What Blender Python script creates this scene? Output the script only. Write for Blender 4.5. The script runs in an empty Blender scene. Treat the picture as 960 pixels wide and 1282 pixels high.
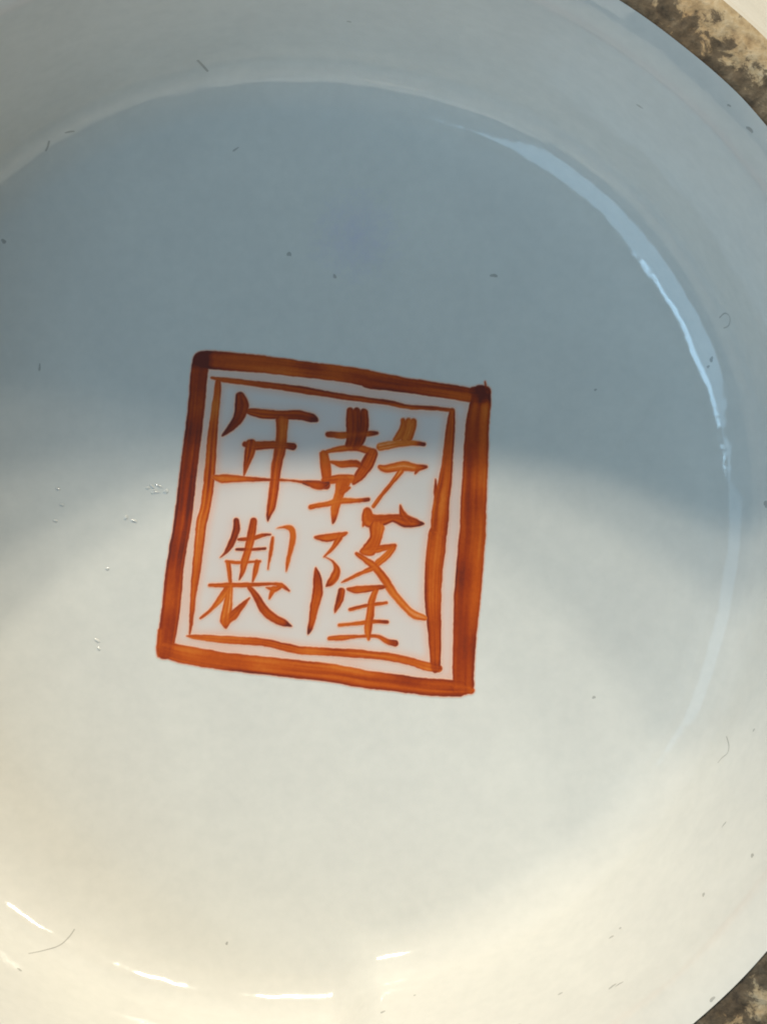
import bpy, math, random
import numpy as np
from mathutils import Vector, Matrix, noise
from mathutils.bvhtree import BVHTree

MM = 0.001
R = math.radians
scene = bpy.context.scene
col = scene.collection

# ------------------------------------------------------------------ camera
FPX = 3300.0                      # focal length in photo pixels (960 x 1282)
FOOT_H = 26.0                     # depth of the recessed base below the foot rim, mm
Fc = np.array([-110/FPX*220, -17/FPX*220, -220.0])            # base centre in camera space (mm)
Rc = np.array([-131/FPX*194, -39/FPX*194, -194.0])            # rim centre in camera space
az = (Rc - Fc) / np.linalg.norm(Rc - Fc)
ax = np.array([1.0, 0, 0]) - az*az[0]; ax /= np.linalg.norm(ax)
ay = np.cross(az, ax)
W2C = np.stack([ax, ay, az], axis=1)                          # world axes as columns
C2W = W2C.T
cam_pos = -C2W @ Fc                                           # mm
cam = bpy.data.cameras.new('camera')
cam_o = bpy.data.objects.new('camera', cam); col.objects.link(cam_o)
m = Matrix([list(r) for r in C2W]).to_4x4()
m.translation = Vector(cam_pos*MM)
cam_o.matrix_world = m
cam.sensor_fit = 'VERTICAL'; cam.sensor_height = 36.0
cam.lens = FPX/1282*36
cam.clip_start = 0.005; cam.clip_end = 50
scene.camera = cam_o

def px_ray(x, y):
    d = np.array([(x-480)/FPX, -(y-641)/FPX, -1.0])
    return C2W @ d
def px_plane(x, y, h=0.0):
    """photo pixel(s) -> mm on the plane z = h"""
    x = np.asarray(x, float); y = np.asarray(y, float)
    d = np.stack([(x-480)/FPX, -(y-641)/FPX, -np.ones_like(x)], -1) @ C2W.T
    t = (h - cam_pos[2]) / d[..., 2]
    return cam_pos + d*t[..., None]

# ------------------------------------------------------------------ world and lamps
world = bpy.data.worlds.new('World'); scene.world = world; world.use_nodes = True
bg = world.node_tree.nodes['Background']
bg.inputs['Color'].default_value = (1.0, 0.93, 0.74, 1)
bg.inputs['Strength'].default_value = 0.05

def lamp(name, azim, elev, dist, sx, sy, power, color):
    """azim in degrees clockwise from the picture's up (+Y), aimed at the base"""
    l = bpy.data.lights.new(name, 'AREA')
    l.shape = 'RECTANGLE'; l.size = sx; l.size_y = sy; l.energy = power; l.color = color
    o = bpy.data.objects.new(name, l); col.objects.link(o)
    a, e = R(azim), R(elev)
    p = Vector((math.sin(a)*math.cos(e), math.cos(a)*math.cos(e), math.sin(e)))*dist
    o.location = p
    o.rotation_euler = (-p).to_track_quat('-Z', 'Y').to_euler()
    return o
WARM = (1.0, 0.90, 0.725)
lamp('window_lamp', -4, 32.2, 1.5, 0.15, 0.04, 8.0, WARM)
lamp('window_lamp', -14, 31.7, 1.5, 0.10, 0.04, 8.4, WARM)
lamp('window_lamp', 15, 31.5, 1.5, 0.12, 0.06, 6.6, WARM)
lamp('window_lamp', 33, 31, 1.5, 0.10, 0.06, 3.2, WARM)
BLUE = (0.43, 0.73, 1.0)
lamp('sky_window_lamp', 232, 45, 1.5, 0.78, 0.65, 5.1, BLUE)
lamp('sky_window_lamp', 277, 46, 1.5, 0.62, 0.55, 1.6, BLUE)
lamp('sky_window_lamp', 242, 58, 1.5, 0.28, 0.12, 1.2, BLUE)  # added strip lamp, draws the bright line in the corner's blue reflection
lamp('overhead_fill_lamp', 0, 88, 1.8, 1.2, 1.2, 1.1, (0.50, 0.78, 1.0))  # added overhead fill, lifts the shaded base floor evenly
lamp('room_bounce_fill', 192, 16, 1.6, 1.2, 0.45, 2.6, (1.0, 0.93, 0.78))  # added low fill, stands in for warm room bounce on the upper wall

scene.view_settings.view_transform = 'Standard'
scene.view_settings.look = 'None'
scene.view_settings.exposure = 0.0
scene.view_settings.gamma = 1.0
scene.view_settings.use_curve_mapping = False
scene.render.engine = 'CYCLES'
scene.cycles.use_denoising = True
scene.cycles.max_bounces = 12
scene.cycles.diffuse_bounces = 8
scene.cycles.filter_width = 1.8
scene.cycles.blur_glossy = 0.3

# ------------------------------------------------------------------ helpers
def mesh_obj(name, verts, faces, mat, parent=None, smooth=True):
    me = bpy.data.meshes.new(name)
    me.from_pydata([tuple(v) for v in verts], [], [tuple(f) for f in faces])
    if smooth:
        me.polygons.foreach_set('use_smooth', [True]*len(me.polygons))
    me.update()
    if mat: me.materials.append(mat)
    o = bpy.data.objects.new(name, me); col.objects.link(o)
    if parent: o.parent = parent
    return o

class NT:
    def __init__(s, name):
        s.mat = bpy.data.materials.new(name); s.mat.use_nodes = True
        s.nt = s.mat.node_tree; s.n = s.nt.nodes
        s.bsdf = s.n['Principled BSDF']
    def add(s, t, **kw):
        n = s.n.new(t)
        for k, v in kw.items():
            if hasattr(n, k): setattr(n, k, v)
            else: n.inputs[k].default_value = v
        return n
    def link(s, a, b): s.nt.links.new(a, b)
    def coord(s, kind='Object'):
        return s.add('ShaderNodeTexCoord').outputs[kind]
    def noise(s, vec, scale, detail=4, rough=0.5, dist=0.0):
        n = s.add('ShaderNodeTexNoise'); s.link(vec, n.inputs['Vector'])
        n.inputs['Scale'].default_value = scale; n.inputs['Detail'].default_value = detail
        n.inputs['Roughness'].default_value = rough; n.inputs['Distortion'].default_value = dist
        return n
    def ramp(s, fac, stops):
        r = s.add('ShaderNodeValToRGB'); s.link(fac, r.inputs[0])
        cr = r.color_ramp
        while len(cr.elements) < len(stops): cr.elements.new(0.5)
        for e, (p, c) in zip(cr.elements, stops):
            e.position = p; e.color = c if len(c) == 4 else (*c, 1)
        return r
    def mix(s, fac, a, b, blend='MIX'):
        mx = s.add('ShaderNodeMix', data_type='RGBA', blend_type=blend)
        for sock, v in ((mx.inputs[0], fac), (mx.inputs[6], a), (mx.inputs[7], b)):
            if hasattr(v, 'is_linked'): s.link(v, sock)
            else: sock.default_value = v if not isinstance(v, tuple) or len(v) == 4 else (*v, 1)
        return mx.outputs[2]

# ------------------------------------------------------------------ materials
def glaze_material():
    t = NT('white_glaze'); c = t.coord()
    big = t.noise(c, 22, 3, 0.5)                      # slow drifts of tone
    tone = t.ramp(big.outputs['Fac'], [(0.30, (0.728, 0.728, 0.685)), (0.52, (0.748, 0.745, 0.705)), (0.75, (0.760, 0.752, 0.710))])
    fine = t.noise(c, 900, 4, 0.6)                    # faint mottling in the glaze
    fr = t.ramp(fine.outputs['Fac'], [(0.3, (0.955, 0.96, 0.96)), (0.65, (1, 1, 1))])
    colr = t.mix(1.0, tone.outputs[0], fr.outputs[0], 'MULTIPLY')
    mid = t.noise(c, 130, 7, 0.62, 0.4)               # rubbed and cloudy patches
    mr = t.ramp(mid.outputs['Fac'], [(0.40, (0.978, 0.978, 0.98)), (0.55, (1, 1, 1)), (0.70, (1.022, 1.022, 1.02))])
    colr = t.mix(1.0, colr, mr.outputs[0], 'MULTIPLY')
    # a small lavender stain fired into the glaze above the seal
    sp = px_plane(445, 295)*MM
    vm = t.add('ShaderNodeVectorMath', operation='DISTANCE'); t.link(c, vm.inputs[0])
    vm.inputs[1].default_value = tuple(sp)
    nz = t.noise(c, 1100, 5, 0.7)
    add = t.add('ShaderNodeMath', operation='MULTIPLY_ADD'); t.link(nz.outputs['Fac'], add.inputs[0])
    add.inputs[1].default_value = 0.0075; t.link(vm.outputs['Value'], add.inputs[2])
    sr = t.ramp(add.outputs[0], [(0.0030, (0.6, 0.6, 0.6)), (0.0050, (0, 0, 0))])
    colr = t.mix(sr.outputs[0], colr, (0.56, 0.54, 0.75))
    t.link(colr, t.bsdf.inputs['Base Color'])
    t.bsdf.inputs['Roughness'].default_value = 0.08
    t.bsdf.inputs['IOR'].default_value = 1.5
    # orange-peel skin of the glaze
    n1 = t.noise(c, 160, 3, 0.5); n2 = t.noise(c, 900, 2, 0.5)
    b1 = t.add('ShaderNodeBump'); b1.inputs['Strength'].default_value = 0.22; b1.inputs['Distance'].default_value = 0.0006
    b2 = t.add('ShaderNodeBump'); b2.inputs['Strength'].default_value = 0.05; b2.inputs['Distance'].default_value = 0.0001
    t.link(n1.outputs['Fac'], b1.inputs['Height']); t.link(n2.outputs['Fac'], b2.inputs['Height'])
    t.link(b1.outputs[0], b2.inputs['Normal']); t.link(b2.outputs[0], t.bsdf.inputs['Normal'])
    return t.mat

def biscuit_material():
    t = NT('unglazed_biscuit'); c = t.coord()
    n1 = t.noise(c, 640, 8, 0.68, 0.4)
    n2 = t.noise(c, 1100, 4, 0.6)
    n3 = t.noise(c, 120, 3, 0.5)
    base = t.ramp(n2.outputs['Fac'], [(0.28, (0.26, 0.19, 0.115)), (0.5, (0.45, 0.355, 0.22)), (0.72, (0.56, 0.48, 0.34))])
    warm = t.ramp(n3.outputs['Fac'], [(0.45, (1, 1, 1)), (0.65, (1.0, 0.82, 0.64))])
    bc = t.mix(1.0, base.outputs[0], warm.outputs[0], 'MULTIPLY')
    # soot and grit caught along the glaze line: attribute 'grime' is 1 at the inner edge
    at = t.add('ShaderNodeAttribute', attribute_name='grime')
    ad = t.add('ShaderNodeMath', operation='MULTIPLY_ADD'); t.link(at.outputs['Fac'], ad.inputs[0])
    ad.inputs[1].default_value = 0.27; t.link(n1.outputs['Fac'], ad.inputs[2])
    dk = t.ramp(ad.outputs[0], [(0.57, (0, 0, 0)), (0.64, (0.85, 0.85, 0.85)), (0.9, (1, 1, 1))])
    dcol = t.ramp(n2.outputs['Fac'], [(0.3, (0.035, 0.026, 0.018)), (0.6, (0.10, 0.075, 0.05)), (0.8, (0.2, 0.16, 0.11))])
    fc = t.mix(dk.outputs[0], bc, dcol.outputs[0])
    t.link(fc, t.bsdf.inputs['Base Color'])
    t.bsdf.inputs['Roughness'].default_value = 0.85
    bm = t.add('ShaderNodeBump'); bm.inputs['Strength'].default_value = 0.6; bm.inputs['Distance'].default_value = 0.0003
    t.link(n2.outputs['Fac'], bm.inputs['Height']); t.link(bm.outputs[0], t.bsdf.inputs['Normal'])
    return t.mat

def pigment_material():
    t = NT('iron_red_enamel'); c = t.coord()
    d = t.add('ShaderNodeAttribute', attribute_name='pigment')
    a = t.add('ShaderNodeAttribute', attribute_name='cover')
    n = t.noise(c, 2500, 3, 0.6)
    ad = t.add('ShaderNodeMath', operation='MULTIPLY_ADD'); t.link(n.outputs['Fac'], ad.inputs[0])
    ad.inputs[1].default_value = 0.17; t.link(d.outputs['Fac'], ad.inputs[2])
    r = t.ramp(ad.outputs[0], [(0.10, (0.84, 0.38, 0.17)), (0.30, (0.67, 0.170, 0.018)), (0.52, (0.53, 0.088, 0.005)),
                               (0.74, (0.33, 0.040, 0.004)), (0.98, (0.14, 0.020, 0.010))])
    u = t.add('ShaderNodeAttribute', attribute_name='under')
    und = t.mix(u.outputs['Fac'], (0.725, 0.725, 0.675), (0.86, 0.52, 0.38))
    t.link(t.mix(a.outputs['Fac'], und, r.outputs[0]), t.bsdf.inputs['Base Color'])
    t.bsdf.inputs['Roughness'].default_value = 0.42
    t.bsdf.inputs['Specular IOR Level'].default_value = 0.35
    return t.mat

def ground_material():
    t = NT('pale_pink_ground')
    a = t.add('ShaderNodeAttribute', attribute_name='cover')
    d = t.add('ShaderNodeAttribute', attribute_name='pigment')
    cc = t.mix(d.outputs['Fac'], (0.70, 0.63, 0.60), (0.84, 0.43, 0.29))
    t.link(t.mix(a.outputs['Fac'], (0.725, 0.725, 0.675), cc), t.bsdf.inputs['Base Color'])
    t.bsdf.inputs['Roughness'].default_value = 0.12
    return t.mat

def plain(name, colr, rough):
    t = NT(name); c = t.coord()
    n = t.noise(c, 60, 5, 0.6)
    r = t.ramp(n.outputs['Fac'], [(0.3, tuple(v*0.8 for v in colr)), (0.7, colr)])
    t.link(r.outputs[0], t.bsdf.inputs['Base Color']); t.bsdf.inputs['Roughness'].default_value = rough
    return t.mat

M_GLAZE, M_BISC, M_PIG, M_GROUND = glaze_material(), biscuit_material(), pigment_material(), ground_material()
M_GRIT = plain('dark_grit', (0.20, 0.19, 0.17), 0.7)
M_GRIT.node_tree.nodes['Principled BSDF'].inputs['Alpha'].default_value = 0.28
M_TABLE = plain('oak_table', (0.42, 0.33, 0.22), 0.5)

# ------------------------------------------------------------------ table below the lip
LIP_Z = -46.0
def table():
    s, z = 0.45, LIP_Z*MM
    v, f = [], []
    for k, zz in enumerate((z, z-0.025)):
        v += [(-s, -s, zz), (s, -s, zz), (s, s, zz), (-s, s, zz)]
    f = [(0, 1, 2, 3), (7, 6, 5, 4)] + [(i, i+4, (i+1) % 4+4, (i+1) % 4) for i in range(4)]
    o = mesh_obj('table_top', v, f, M_TABLE, smooth=False)
    o['kind'] = 'structure'
table()

# ------------------------------------------------------------------ the bowl, turned over
bowl = bpy.data.objects.new('porcelain_bowl', None); col.objects.link(bowl)
bowl.location = (0, 0, LIP_Z*MM)
bowl['label'] = 'upturned white porcelain bowl with recessed glazed base and square red seal mark'
bowl['category'] = 'bowl'
OFF = Vector((0, 0, -LIP_Z*MM))          # parts are given in base-centred coordinates

SEG = 600
def lathe(name, prof, mat, wob=None, seg=SEG, cap=False, attr=None):
    """prof: list of (r, z) mm; wob(k, ang, r, z) -> (r, z)"""
    v, f = [], []
    n = len(prof)
    for i in range(seg):
        a = 2*math.pi*i/seg
        for k, (r, z) in enumerate(prof):
            if wob: r, z = wob(k, a, r, z)
            v.append((r*math.cos(a)*MM, r*math.sin(a)*MM, z*MM))
    for i in range(seg):
        j = (i+1) % seg
        for k in range(n-1):
            f.append((i*n+k, j*n+k, j*n+k+1, i*n+k+1))
    if cap:
        v.append((0, 0, prof[0][1]*MM)); c = len(v)-1
        f += [(c, ((i+1) % seg)*n, i*n) for i in range(seg)]
    o = mesh_obj(name, v, f, mat, bowl)
    o.location = OFF
    if attr:
        at = o.data.attributes.new(attr[0], 'FLOAT', 'POINT')
        at.data.foreach_set('value', [attr[1](k) for i in range(seg) for k in range(n)])
    return o

def angnoise(a, f, seed, octv=2):
    return noise.fractal(Vector((math.cos(a)*f, math.sin(a)*f, seed*7.31)), 1.0, 2.0, octv)

R_F, FR = 34.0, 5.0               # where the floor starts to turn up, fillet radius
SLOPE = R(76)
fil = [(R_F + FR*math.sin(SLOPE*i/14), FR*(1-math.cos(SLOPE*i/14))) for i in range(15)]
R_W, Z_W = fil[-1]
R_B, Z_B = 44.2, 22.5             # where the wall turns into the rounded lip
R_G, Z_G = 46.9, FOOT_H           # glaze line
R_O, Z_O = 51.3, FOOT_H-0.9       # outer edge of the unglazed band
wall = [(R_W+(R_B-R_W)*u, Z_W+(Z_B-Z_W)*u) for u in [i/16 for i in range(1, 17)]]
lip = []
for i in range(1, 11):
    u = i/10
    lip.append((R_B+(R_G-R_B)*(0.75*u+0.25*u*u), Z_B+(Z_G-Z_B)*(1.25*u-0.25*u*u)))
floor_prof = [(r, 0) for r in (1, 3, 6, 10, 14, 18, 21, 23, 25, 26, 27)]
foot_prof = [(27, 0), (27.4, 0), (27.8, 0), (28.2, 0), (28.6, 0)] + fil + wall + lip

def hump(a, centre, lo, hi, soft):
    d = (math.degrees(a) - centre + 180) % 360 - 180
    t = min(1, max(0, (d-lo)/soft[0])); u = min(1, max(0, (hi-d)/soft[1]))
    return (t*t*(3-2*t))*(u*u*(3-2*u))
def bottom(a):                    # corner widened on this side, shaped to thicken and place its highlights
    return hump(a, -90, -80, 11, (40, 7))
def upper(a):
    return hump(a, 40, -60, 45, (40, 40))
NF = 5 + len(fil)
def wob_foot(k, a, r, z):
    if k < 5: return r, z
    if k < NF: r = R_W - (R_W-r)*(1 + 0.7*bottom(a) + 0.6*upper(a))
    s = min(1, (k-5)/6)
    if z < Z_B: r += 2.7*s*(1-z/Z_B)*bottom(a)
    if z < Z_B: r += 0.9*s*(1-z/Z_B)*upper(a)
    r += s*(0.28*angnoise(a, 1.6, 1) + 0.05*angnoise(a, 6, 2))
    if k >= len(foot_prof)-10:
        u = (k-(len(foot_prof)-11))/10
        r += u*(0.10*angnoise(a, 6, 3, 2))
    return r, z
base_floor = lathe('base_floor', floor_prof, M_GLAZE, cap=True)
foot_wall = lathe('foot_wall', foot_prof, M_GLAZE, wob_foot)

NB = 15
band = [(R_G-0.02 + (R_O-R_G+0.02)*i/(NB-1), FOOT_H - 0.08 - 0.8*max(0, (i/(NB-1)-0.6)/0.4)**2) for i in range(NB)]
def wob_band(k, a, r, z):
    u = k/(NB-1)
    e = 0.28*angnoise(a, 1.6, 1) + 0.05*angnoise(a, 6, 2) + 0.10*angnoise(a, 6, 3, 2)
    r += (1-u)*e + u*0.12*angnoise(a, 12, 5, 2)
    p = Vector((r*math.cos(a), r*math.sin(a), 0))
    if 0 < k < NB-1:
        z += 0.16*noise.fractal(p*1.3, 1.0, 2.0, 4) + 0.06*noise.noise(p*5)
    if k == 0: z -= 0.08
    return r, z
rim = lathe('unglazed_foot_rim', band, M_BISC, wob_band, seg=900, attr=('grime', lambda k: max(0.0, 1-k/(NB-1)*1.25)))
rim['label'] = 'rough unglazed brown rim of the foot'

outer = [(R_O, Z_O+0.02), (R_O+0.25, Z_O-0.25), (R_O+0.55, Z_O-0.9)]
outer += [(R_O+0.55+(57.4-R_O-0.55)*u**0.9, Z_O-0.9+(8.0-Z_O+0.9)*u) for u in [i/8 for i in range(1, 9)]]
outer += [(57.75, 7.4), (58.6, 6.9)]
outer += [(58.6+38*math.sin(t), 6.9-52.4*(1-math.cos(t))) for t in [math.pi/2*i/20 for i in range(1, 21)]]
outer += [(96.4, LIP_Z+0.2), (95.9, LIP_Z), (95.2, LIP_Z+0.2)]
outer += [(55+39.6*math.sin(t), -4-38*(1-math.cos(t))) for t in [math.pi/2*i/16 for i in range(16, -1, -1)]]
outer += [(30, -4), (0.01, -4)]
body = lathe('outer_body', outer, M_GLAZE)

# ------------------------------------------------------------------ seal mark, brushed stroke by stroke
def hash2(ix, iy, seed):
    h = (ix.astype(np.int64)*374761393 + iy.astype(np.int64)*668265263 + seed*982451653) & 0x7fffffff
    h = ((h ^ (h >> 13))*1274126177) & 0x7fffffff
    h = (h ^ (h >> 16)) & 0xffff
    return h/65535.0
def vnoise(x, y, seed=0):
    ix, iy = np.floor(x), np.floor(y); fx, fy = x-ix, y-iy
    fx, fy = fx*fx*(3-2*fx), fy*fy*(3-2*fy)
    a, b = hash2(ix, iy, seed), hash2(ix+1, iy, seed)
    c, d = hash2(ix, iy+1, seed), hash2(ix+1, iy+1, seed)
    return (a*(1-fx)+b*fx)*(1-fy) + (c*(1-fx)+d*fx)*fy
def sstep(a, b, x):
    t = np.clip((x-a)/(b-a), 0, 1); return t*t*(3-2*t)

X0, X1, Y0, Y1, STEP = 184, 630, 426, 884, 0.8
gx = np.arange(X0, X1, STEP); gy = np.arange(Y0, Y1, STEP)
GX, GY = np.meshgrid(gx, gy)

Z1 = (180, 420, 4.0); Z2 = (380, 420, 3.84); Z3 = (180, 630, 4.0); Z4 = (380, 640, 3.84)
def st(view, pts, dens=0.5, tip=0.0, head=0.0):
    ox, oy, s = view
    return (np.array([(ox+x/s, oy+y/s, w/s) for x, y, w in pts]), dens, head, tip)

def smooth_poly(P):
    out = []
    n = len(P)
    for i in range(n-1):
        p0, p1, p2, p3 = P[max(i-1, 0)], P[i], P[i+1], P[min(i+2, n-1)]
        L = max(2, int(np.hypot(*(p2-p1)[:2])/0.7))
        for k in range(L):
            t = k/L
            q = 0.5*((2*p1) + (p2-p0)*t + (2*p0-5*p1+4*p2-p3)*t*t + (3*p1-p0-3*p2+p3)*t**3)
            q[2] = p1[2]*(1-t)+p2[2]*t
            out.append(q)
    out.append(P[-1])
    return np.array(out)

def raster(strokes, seed):
    cov = np.zeros_like(GX); num = np.zeros_like(GX); wsum = np.zeros_like(GX)
    for si, (P, dens, head, tip) in enumerate(strokes):
        Q = smooth_poly(P)
        w = Q[:, 2]/2
        T = np.gradient(Q[:, :2], axis=0); T /= np.linalg.norm(T, axis=1)[:, None]+1e-9
        arc = np.concatenate([[0], np.cumsum(np.hypot(*np.diff(Q[:, :2], axis=0).T))])
        pad = w.max()+5
        i0 = max(0, int((Q[:, 0].min()-pad-X0)/STEP)); i1 = min(len(gx), int((Q[:, 0].max()+pad-X0)/STEP)+2)
        j0 = max(0, int((Q[:, 1].min()-pad-Y0)/STEP)); j1 = min(len(gy), int((Q[:, 1].max()+pad-Y0)/STEP)+2)
        x, y = GX[j0:j1, i0:i1], GY[j0:j1, i0:i1]
        best = np.full(x.shape, 1e9); bi = np.zeros(x.shape, int)
        for k in range(len(Q)):
            d = np.hypot(x-Q[k, 0], y-Q[k, 1])-w[k]
            mk = d < best
            best[mk] = d[mk]; bi[mk] = k
        dx, dy = x-Q[bi, 0], y-Q[bi, 1]
        acr = (T[bi, 0]*dy - T[bi, 1]*dx)/np.maximum(w[bi], 1.0)
        al = arc[bi]; L = arc[-1]; s2 = seed*31+si*7
        sd = best + (vnoise(x/3.6, y/3.6, s2)-0.5)*0.55 + (vnoise(x/11, y/11, s2+1)-0.5)*0.9
        c = sstep(1.5, -0.9, sd)
        wid = w[bi]
        streak = vnoise(al/110, acr*2.3+20, s2+2)*0.65 + vnoise(al/60, acr*5.0+40, s2+3)*0.35
        dd = dens + (streak-0.5)*0.50*np.clip(wid/7, 0.35, 1.0)
        dd += (vnoise(x/30, y/30, s2+4)-0.5)*0.26
        side = np.where(acr > 0, vnoise(al/60, al*0+9.5, s2+5), vnoise(al/60, al*0+3.5, s2+6))
        dd += sstep(-3.6, -1.4, sd)*0.24*side              # pigment pools along the edge of a stroke
        if head: dd += head*sstep(16, 2, al)
        if tip: dd += tip*sstep(14, 1, L-al)
        dd = np.clip(dd, 0.05, 1)
        dd = dd*(1-sstep(-0.9, 0.9, sd)) + 0.12*sstep(-0.9, 0.9, sd)   # thin wash at the very rim
        wt = np.clip(1.8-sd, 0, 5)**2*c
        num[j0:j1, i0:i1] += dd*wt; wsum[j0:j1, i0:i1] += wt
        cov[j0:j1, i0:i1] = np.maximum(cov[j0:j1, i0:i1], c)
    den = np.where(wsum > 1e-6, num/np.maximum(wsum, 1e-6), 0.12)
    return cov, den

def sheet(name, cov, den, mat, h, parent, thr=0.03, lift=0.012):
    ny, nx = cov.shape
    keep = (cov[:-1, :-1] > thr) | (cov[1:, :-1] > thr) | (cov[:-1, 1:] > thr) | (cov[1:, 1:] > thr)
    jj, ii = np.nonzero(keep)
    a = jj*nx+ii
    quads = np.stack([a+nx, a+nx+1, a+1, a], 1)            # rows run down the picture
    used, inv = np.unique(quads, return_inverse=True)
    quads = inv.reshape(quads.shape)
    x, y = GX.ravel()[used], GY.ravel()[used]
    P = px_plane(x, y, 0.0)
    P[:, 2] = h + lift*np.clip(cov.ravel()[used], 0, 1)
    me = bpy.data.meshes.new(name)
    me.from_pydata((P*MM).tolist(), [], quads.tolist())
    me.polygons.foreach_set('use_smooth', [True]*len(me.polygons))
    for nm, arr in (('cover', cov), ('pigment', den), ('under', UNDER)):
        at = me.attributes.new(nm, 'FLOAT', 'POINT')
        at.data.foreach_set('value', np.ascontiguousarray(arr.ravel()[used], dtype=np.float32))
    me.materials.append(mat); me.update()
    o = bpy.data.objects.new(name, me); col.objects.link(o)
    o.parent = parent
    return o

outer_frame = [
    # left, top, right, bottom
    st(Z1, [(290, 122, 84), (280, 180, 86), (262, 380, 84), (248, 500, 86), (222, 700, 88), (196, 930, 88), (160, 1140, 88), (140, 1340, 94), (118, 1500, 92), (108, 1580, 84)], 0.68, head=0.35),
    st(Z1, [(296, 120, 84), (360, 124, 94), (450, 132, 94), (600, 145, 88), (800, 170, 82), (950, 187, 80), (1100, 210, 84), (1140, 222, 92), (1320, 251, 76), (1530, 281, 74), (1650, 302, 70), (1700, 312, 62)], 0.60, head=0.40, tip=0.35),
    st(Z2, [(852, 285, 96), (845, 350, 106), (833, 450, 116), (826, 600, 120), (817, 800, 124), (812, 950, 128), (803, 1045, 130), (787, 1245, 130), (774, 1445, 112), (768, 1600, 106), (768, 1680, 100)], 0.58, head=0.42),
    st(Z2, [(812, 268, 40), (870, 262, 44), (884, 275, 34)], 0.80),
    st(Z2, [(872, 222, 4), (876, 250, 14)], 0.5),
    st(Z4, [(740, 856, 56), (795, 858, 44), (802, 862, 36)], 0.38),
    st(Z3, [(86, 640, 30), (80, 720, 34), (76, 764, 16)], 0.34),
    st(Z3, [(112, 732, 84), (200, 757, 92), (400, 790, 90), (600, 812, 92), (800, 835, 92), (950, 852, 94), (1100, 880, 92), (1250, 898, 88), (1400, 918, 86), (1500, 925, 88), (1580, 928, 84)], 0.50, tip=0.05),
]
inner_frame = [
    st(Z1, [(372, 232, 28), (368, 300, 38), (345, 500, 50), (330, 700, 56), (312, 850, 54), (290, 940, 54), (268, 1140, 45), (250, 1290, 34), (238, 1440, 20), (230, 1500, 8)], 0.42),
    st(Z1, [(340, 212, 14), (400, 222, 26), (500, 234, 30), (700, 260, 34), (800, 274, 36), (1020, 310, 30), (1220, 336, 28), (1320, 357, 26), (1440, 364, 22), (1545, 375, 18)], 0.50),
    st(Z2, [(712, 362, 30), (705, 450, 44), (691, 600, 54), (680, 700, 64), (662, 800, 80), (650, 945, 86), (645, 950, 88), (635, 1045, 92), (625, 1145, 86), (622, 1295, 78), (630, 1445, 62), (632, 1545, 54), (634, 1600, 46)], 0.50, tip=0.25),
    st(Z2, [(634, 690, 6), (636, 740, 20), (645, 790, 40)], 0.5),
    st(Z3, [(216, 665, 8), (300, 674, 32), (450, 686, 40), (600, 697, 40), (750, 730, 42), (800, 738, 42), (1000, 748, 42), (1200, 766, 42), (1310, 786, 42), (1420, 818, 44), (1475, 828, 40)], 0.36, tip=0.2),
]
nian = [
    st(Z1, [(485, 305, 46), (492, 350, 72), (476, 410, 56), (440, 458, 40), (395, 502, 8)], 0.78),
    st(Z1, [(525, 380, 30), (600, 393, 48), (700, 398, 44), (780, 400, 50), (840, 412, 44), (866, 424, 16)], 0.60, tip=0.25),
    st(Z1, [(692, 425, 66), (692, 480, 54), (684, 560, 62), (665, 650, 52), (654, 750, 50), (640, 850, 46), (626, 900, 24), (622, 930, 5)], 0.48, tip=0.2),
    st(Z1, [(508, 545, 30), (560, 552, 44), (650, 548, 42), (715, 552, 34), (748, 556, 36)], 0.54, tip=0.2),
    st(Z1, [(538, 550, 62), (528, 600, 48), (514, 650, 28), (502, 702, 6)], 0.50),
    st(Z1, [(348, 708, 18), (400, 717, 46), (500, 718, 30), (600, 722, 17), (720, 725, 14), (800, 735, 16), (850, 747, 38), (890, 752, 44), (925, 738, 18)], 0.44, tip=0.25),
]
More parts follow.
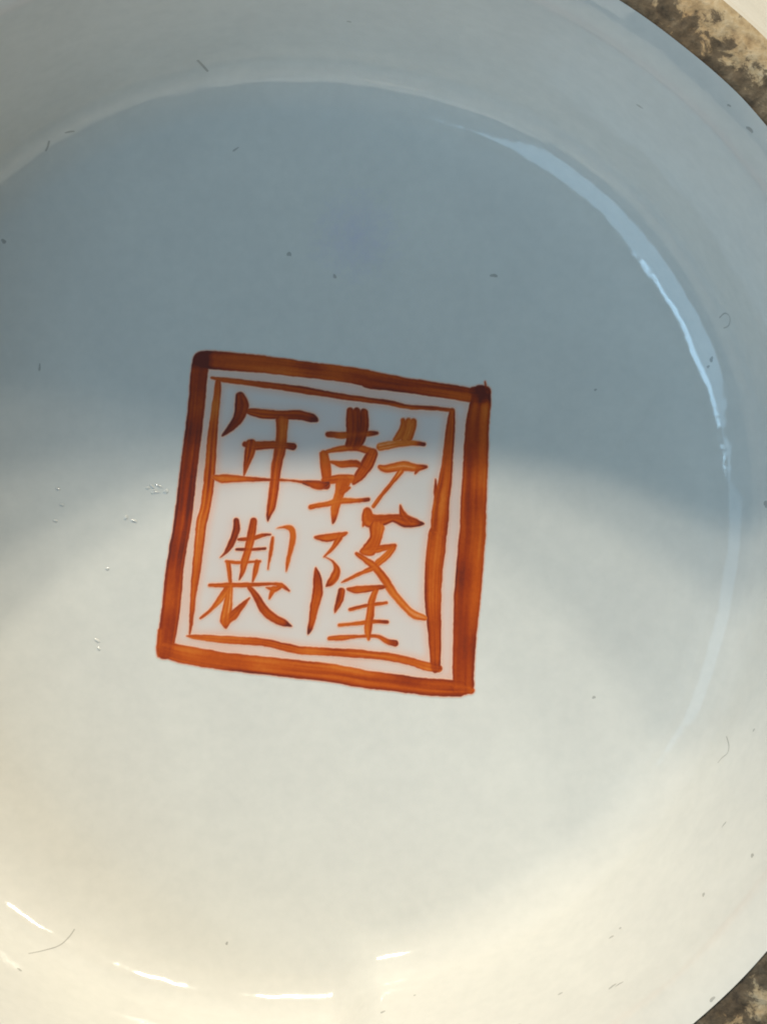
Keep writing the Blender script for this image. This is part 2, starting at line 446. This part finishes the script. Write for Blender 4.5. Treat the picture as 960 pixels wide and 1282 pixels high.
qian = [
    st(Z2, [(224, 362, 34), (226, 420, 44), (226, 490, 44), (216, 528, 30)], 0.62),
    st(Z2, [(290, 370, 38), (290, 430, 46), (272, 500, 50), (250, 536, 40)], 0.66),
    st(Z2, [(256, 366, 40), (258, 440, 50), (246, 520, 50)], 0.60),
    st(Z2, [(118, 476, 28), (180, 480, 34), (260, 474, 34), (352, 469, 20)], 0.50, head=0.2, tip=0.35),
    st(Z2, [(98, 572, 40), (106, 630, 52), (112, 694, 42)], 0.48),
    st(Z2, [(82, 566, 14), (170, 546, 28), (255, 540, 34), (328, 560, 40)], 0.44),
    st(Z2, [(330, 568, 56), (305, 620, 64), (266, 678, 46), (240, 712, 12)], 0.50),
    st(Z2, [(128, 606, 14), (180, 618, 34), (250, 616, 36), (290, 638, 26)], 0.46),
    st(Z2, [(102, 698, 36), (170, 690, 48), (232, 690, 44)], 0.42),
    st(Z2, [(190, 705, 72), (172, 760, 46), (152, 830, 40), (146, 880, 24), (140, 904, 5)], 0.34, tip=0.25),
    st(Z2, [(182, 752, 34), (222, 730, 12)], 0.4),
    st(Z2, [(0, 706, 20), (60, 716, 42), (110, 720, 40)], 0.52, head=0.2),
    st(Z2, [(35, 824, 24), (100, 812, 26), (180, 796, 34), (250, 794, 24), (310, 788, 20)], 0.30, tip=0.35),
    st(Z2, [(478, 408, 26), (480, 440, 36), (462, 480, 40), (436, 502, 14)], 0.34),
    st(Z2, [(528, 414, 32), (520, 450, 40), (506, 490, 36)], 0.40),
    st(Z2, [(504, 412, 34), (500, 450, 44), (484, 492, 40)], 0.34),
    st(Z2, [(368, 536, 36), (430, 524, 38), (500, 516, 30), (578, 523, 20)], 0.26, tip=0.5),
    st(Z2, [(366, 632, 20), (400, 640, 38), (480, 628, 50), (540, 636, 38), (590, 631, 14)], 0.34, tip=0.3),
    st(Z2, [(548, 642, 30), (536, 664, 8)], 0.44),
    st(Z2, [(468, 650, 32), (430, 702, 22), (380, 762, 17), (335, 822, 22)], 0.26),
    st(Z2, [(306, 846, 40), (318, 888, 70), (380, 888, 54), (430, 878, 40), (490, 892, 64), (540, 900, 38), (578, 905, 5)], 0.48, tip=0.35),
    st(Z2, [(464, 814, 5), (476, 858, 34), (505, 892, 44)], 0.58),
    st(Z2, [(300, 880, 30), (286, 916, 10)], 0.5),
]
zhi = [
    st(Z3, [(464, 88, 32), (464, 132, 38), (440, 200, 34), (412, 245, 20), (383, 272, 5)], 0.66),
    st(Z3, [(550, 90, 34), (541, 150, 42), (525, 220, 42), (506, 290, 38), (494, 345, 22), (478, 384, 5)], 0.42, tip=0.2),
    st(Z3, [(475, 182, 14), (540, 176, 24), (600, 160, 20), (634, 157, 13)], 0.45, tip=0.25),
    st(Z3, [(465, 231, 16), (540, 231, 18), (608, 227, 17)], 0.45, head=0.2, tip=0.2),
    st(Z3, [(415, 292, 18), (480, 297, 18), (582, 291, 15)], 0.40),
    st(Z3, [(424, 298, 28), (430, 350, 21), (434, 402, 17)], 0.40),
    st(Z3, [(568, 296, 30), (560, 340, 24), (546, 392, 12)], 0.42),
    st(Z3, [(646, 172, 18), (640, 220, 20), (630, 280, 16), (622, 330, 6)], 0.36),
    st(Z3, [(664, 126, 4), (700, 120, 14), (736, 126, 28), (748, 160, 32), (736, 230, 28), (722, 290, 21), (713, 342, 5)], 0.36, tip=0.1),
    st(Z3, [(330, 411, 18), (420, 411, 28), (540, 408, 22), (640, 404, 14), (690, 412, 24), (728, 438, 14)], 0.36, tip=0.3),
    st(Z3, [(418, 430, 40), (375, 490, 27), (330, 540, 17), (284, 576, 9)], 0.32),
    st(Z3, [(430, 412, 34), (425, 480, 40), (414, 550, 54), (409, 588, 58), (412, 624, 10)], 0.34, tip=0.2),
    st(Z3, [(410, 590, 42), (450, 558, 50), (490, 515, 28), (530, 474, 5)], 0.40),
    st(Z3, [(522, 414, 18), (560, 462, 34), (600, 530, 44), (650, 574, 46), (700, 598, 38), (742, 616, 5)], 0.44, tip=0.4),
    st(Z3, [(612, 422, 6), (655, 430, 34), (690, 416, 16)], 0.32),
    st(Z3, [(652, 430, 32), (640, 450, 20), (628, 478, 7)], 0.34),
]
long_ = [
    st(Z4, [(58, 126, 14), (110, 128, 42), (170, 118, 34), (208, 104, 12)], 0.40),
    st(Z4, [(172, 124, 38), (152, 160, 24), (130, 188, 15), (98, 220, 7)], 0.38),
    st(Z4, [(98, 218, 6), (138, 240, 12), (160, 278, 28), (150, 315, 44), (128, 343, 34), (108, 362, 8)], 0.46, tip=0.2),
    st(Z4, [(58, 272, 6), (68, 330, 44), (68, 390, 52), (54, 455, 44), (42, 520, 32), (32, 560, 26), (22, 590, 8)], 0.50, tip=0.4),
    st(Z4, [(352, 80, 74), (345, 130, 60), (318, 180, 70), (276, 194, 14)], 0.44),
    st(Z4, [(280, 188, 16), (350, 182, 38), (438, 166, 20)], 0.38),
    st(Z4, [(430, 174, 30), (402, 210, 34), (358, 248, 34)], 0.38),
    st(Z4, [(254, 204, 18), (300, 236, 30), (340, 266, 38), (385, 322, 40), (430, 392, 38), (480, 452, 36), (530, 496, 38), (584, 514, 28)], 0.36),
    st(Z4, [(335, 272, 28), (280, 296, 20), (230, 320, 18), (184, 342, 7)], 0.32),
    st(Z4, [(214, 374, 16), (256, 378, 38), (330, 370, 30), (396, 362, 18)], 0.52),
    st(Z4, [(348, 376, 28), (328, 430, 34), (320, 500, 38), (310, 560, 38), (312, 614, 18)], 0.32),
    st(Z4, [(224, 473, 16), (300, 454, 19), (398, 440, 16)], 0.40),
    st(Z4, [(172, 548, 16), (270, 538, 20), (340, 530, 20), (402, 532, 16)], 0.36, tip=0.2),
    st(Z4, [(125, 612, 20), (180, 608, 28), (260, 602, 17), (350, 602, 17), (400, 625, 28), (440, 635, 30)], 0.34, tip=0.3),
    st(Z4, [(182, 384, 34), (176, 420, 34), (160, 460, 24), (150, 488, 7)], 0.52),
]

groups = [('seal_mark', outer_frame, 'broad outer square frame of the iron red seal mark', 0.016),
          ('inner_frame', inner_frame, 'thin inner square frame of the seal mark', 0.017),
          ('character', qian, 'brushed character at upper right inside the seal frame', 0.018),
          ('character', long_, 'brushed character at lower right inside the seal frame', 0.0185),
          ('character', nian, 'brushed character at upper left inside the seal frame', 0.019),
          ('character', zhi, 'brushed character at lower left inside the seal frame', 0.0195)]
quad = [(252, 446), (608, 490), (586, 862), (206, 820)]
ins = np.full_like(GX, 1e9)
for i in range(4):
    (xa, ya), (xb, yb) = quad[i], quad[(i+1) % 4]
    ln = math.hypot(xb-xa, yb-ya)
    ins = np.minimum(ins, ((xb-xa)*(GY-ya)-(yb-ya)*(GX-xa))/ln)
UNDER = 0.35 + sstep(-2, 4, ins)*0.3
seal = None
allcov = np.zeros_like(GX)
for gi, (nm, strokes, lab, h) in enumerate(groups):
    cov, den = raster(strokes, gi+1)
    allcov = np.maximum(allcov, cov*(1.0 if gi < 2 else 0.45))
    o = sheet(nm, cov, den, M_PIG, h, seal or bowl)
    if seal is None:
        seal = o; o.location = OFF
    o['label'] = lab
# pale pinkish ground under the writing
def blur(a, n):
    k = np.ones(2*n+1)/(2*n+1)
    a = np.apply_along_axis(lambda v: np.convolve(v, k, 'same'), 0, a)
    return np.apply_along_axis(lambda v: np.convolve(v, k, 'same'), 1, a)
gcov = sstep(-9, 3, ins)*1.0*(0.85+0.3*(vnoise(GX/40, GY/40, 77)-0.5))
halo = blur(blur(allcov, 8), 8)
gden = np.clip(halo*1.45, 0, 0.55)
sheet('pale_ground', gcov, gden, M_GROUND, 0.004, seal, lift=0.004)

# ------------------------------------------------------------------ specks, hairs and grit in the glaze
bpy.context.view_layer.update()
def surf_bvh():
    V, F = [], []
    for o in (base_floor, foot_wall):
        b = len(V)
        V += [v.co.copy() for v in o.data.vertices]
        F += [tuple(i+b for i in p.vertices) for p in o.data.polygons]
    return BVHTree.FromPolygons(V, F)
BVH = surf_bvh()
def hit(x, y):
    d = Vector(px_ray(x, y)).normalized()
    loc, nrm, _, _ = BVH.ray_cast(Vector(cam_pos*MM), d)
    if loc is None: return None, None
    if nrm.dot(d) > 0: nrm = -nrm
    return loc, nrm

def blob(V, F, x, y, a, b, rot, hgt=0.03):
    """flattened irregular grain, semi-axes a, b in photo pixels"""
    loc, n = hit(x, y)
    if loc is None: return
    t = Vector((math.cos(rot), -math.sin(rot), 0)); t = (t - n*t.dot(n)).normalized(); s = n.cross(t)
    k = MM/15.0
    base = len(V); N = 10
    ph = random.random()*9
    for ring, (sc_, h) in enumerate(((1.0, 0.002), (0.62, hgt))):
        for i in range(N):
            an = 2*math.pi*i/N
            w = sc_*(1+0.25*math.sin(2*an+ph)+0.15*math.sin(3*an+2*ph))
            V.append(loc + t*(a*w*math.cos(an)*k) + s*(b*w*math.sin(an)*k) + n*(h*MM))
    V.append(loc + n*(hgt*1.15*MM))
    for i in range(N):
        j = (i+1) % N
        F.append((base+i, base+j, base+N+j, base+N+i))
        F.append((base+N+i, base+N+j, base+2*N))
def hair(V, F, pts, w):
    P = smooth_poly(np.array([(x, y, w) for x, y in pts], float))[::3]
    prev = None
    for q in P:
        loc, n = hit(q[0], q[1])
        if loc is None: continue
        if prev is not None:
            (pl, pn) = prev
            d = (loc-pl).normalized(); s = n.cross(d)*(w/15*MM*0.5)
            b = len(V)
            up0, up1 = pn*(0.02*MM), n*(0.02*MM)
            V += [pl-s+up0*0.3, pl+up0*1.6, pl+s+up0*0.3, loc-s+up1*0.3, loc+up1*1.6, loc+s+up1*0.3]
            F += [(b, b+3, b+4, b+1), (b+1, b+4, b+5, b+2)]
        prev = (loc, n)
random.seed(4)
V, F = [], []
for x, y, a, b, rt in [(437, 27, 3.2, 2.4, 0), (800, 133, 5, 2.6, 0.1), (5, 302, 4, 3.4, 0), (88, 165, 7, 2.0, 0.1),
                       (295, 187, 5, 1.6, -0.5), (419, 346, 3.6, 2.4, 0.6), 
                       (618, 345, 5, 3, 0), (743, 873, 2.2, 2.8, 0.2), (745, 488, 2, 2, 0), (958, 631, 4, 6, 0.3),
                       (943, 914, 4, 1.6, 0), (906, 1032, 5, 1.6, -0.9), (941, 1071, 2.4, 5.5, -0.3), (880, 1120, 2.2, 5, -0.25),
                       (765, 1173, 3.6, 2.4, 0), (776, 1162, 1.8, 2.6, 0), (701, 1244, 3.4, 2.2, 0), (891, 1251, 4, 3, -0.6), (766, 1235, 6, 2.4, -0.5),
                       (775, 1232, 6, 1.4, -0.15), (25, 1214, 3.6, 3.2, 0), (284, 1181, 2.2, 2.2, 0), (479, 1267, 3.6, 3.0, 0), (519, 1246, 1.6, 2.2, 0),
                       (938, 162, 5, 3.5, 0.5), (912, 132, 2.5, 2, 0.5), (890, 450, 3, 4, 0), (886, 459, 2.4, 2, 0),
                       (50, 460, 2, 5, 0.1), (362, 318, 3, 4, 0.1), (650, 1283, 3, 2, 0)]:
    blob(V, F, x, y, a*0.85, b*0.85, rt)
hair(V, F, [(247, 75), (253, 81), (261, 90)], 3.0)
hair(V, F, [(62, 176), (60, 184), (57, 190)], 2.6)
hair(V, F, [(36, 1194), (55, 1190), (74, 1184), (86, 1174), (94, 1163)], 1.5)
hair(V, F, [(898, 955), (903, 949), (910, 943), (912, 934), (909, 922)], 1.8)
hair(V, F, [(540, 480), (548, 486)], 1.2)
hair(V, F, [(900, 398), (907, 392), (913, 397), (912, 407), (905, 411)], 1.4)
specks = mesh_obj('glaze_specks', V, F, M_GRIT, bowl); specks.location = OFF; specks['kind'] = 'stuff'
V, F = [], []
for i in range(8):
    blob(V, F, 190+random.gauss(0, 9), 610+random.gauss(0, 4.0), 2.5+3*random.random(), 1.2+1.2*random.random(), random.gauss(0, 0.5), 0.055)
for x, y, q in [(73, 612, 3), (78, 632, 3), (70, 652, 3), (158, 648, 4), (168, 652, 4), (135, 712, 3), (122, 802, 4), (124, 812, 3)]:
    blob(V, F, x, y, q, q*0.6, random.gauss(0, 0.6), 0.06)
grit = mesh_obj('glaze_grit', V, F, M_GLAZE, bowl); grit.location = OFF; grit['kind'] = 'stuff'
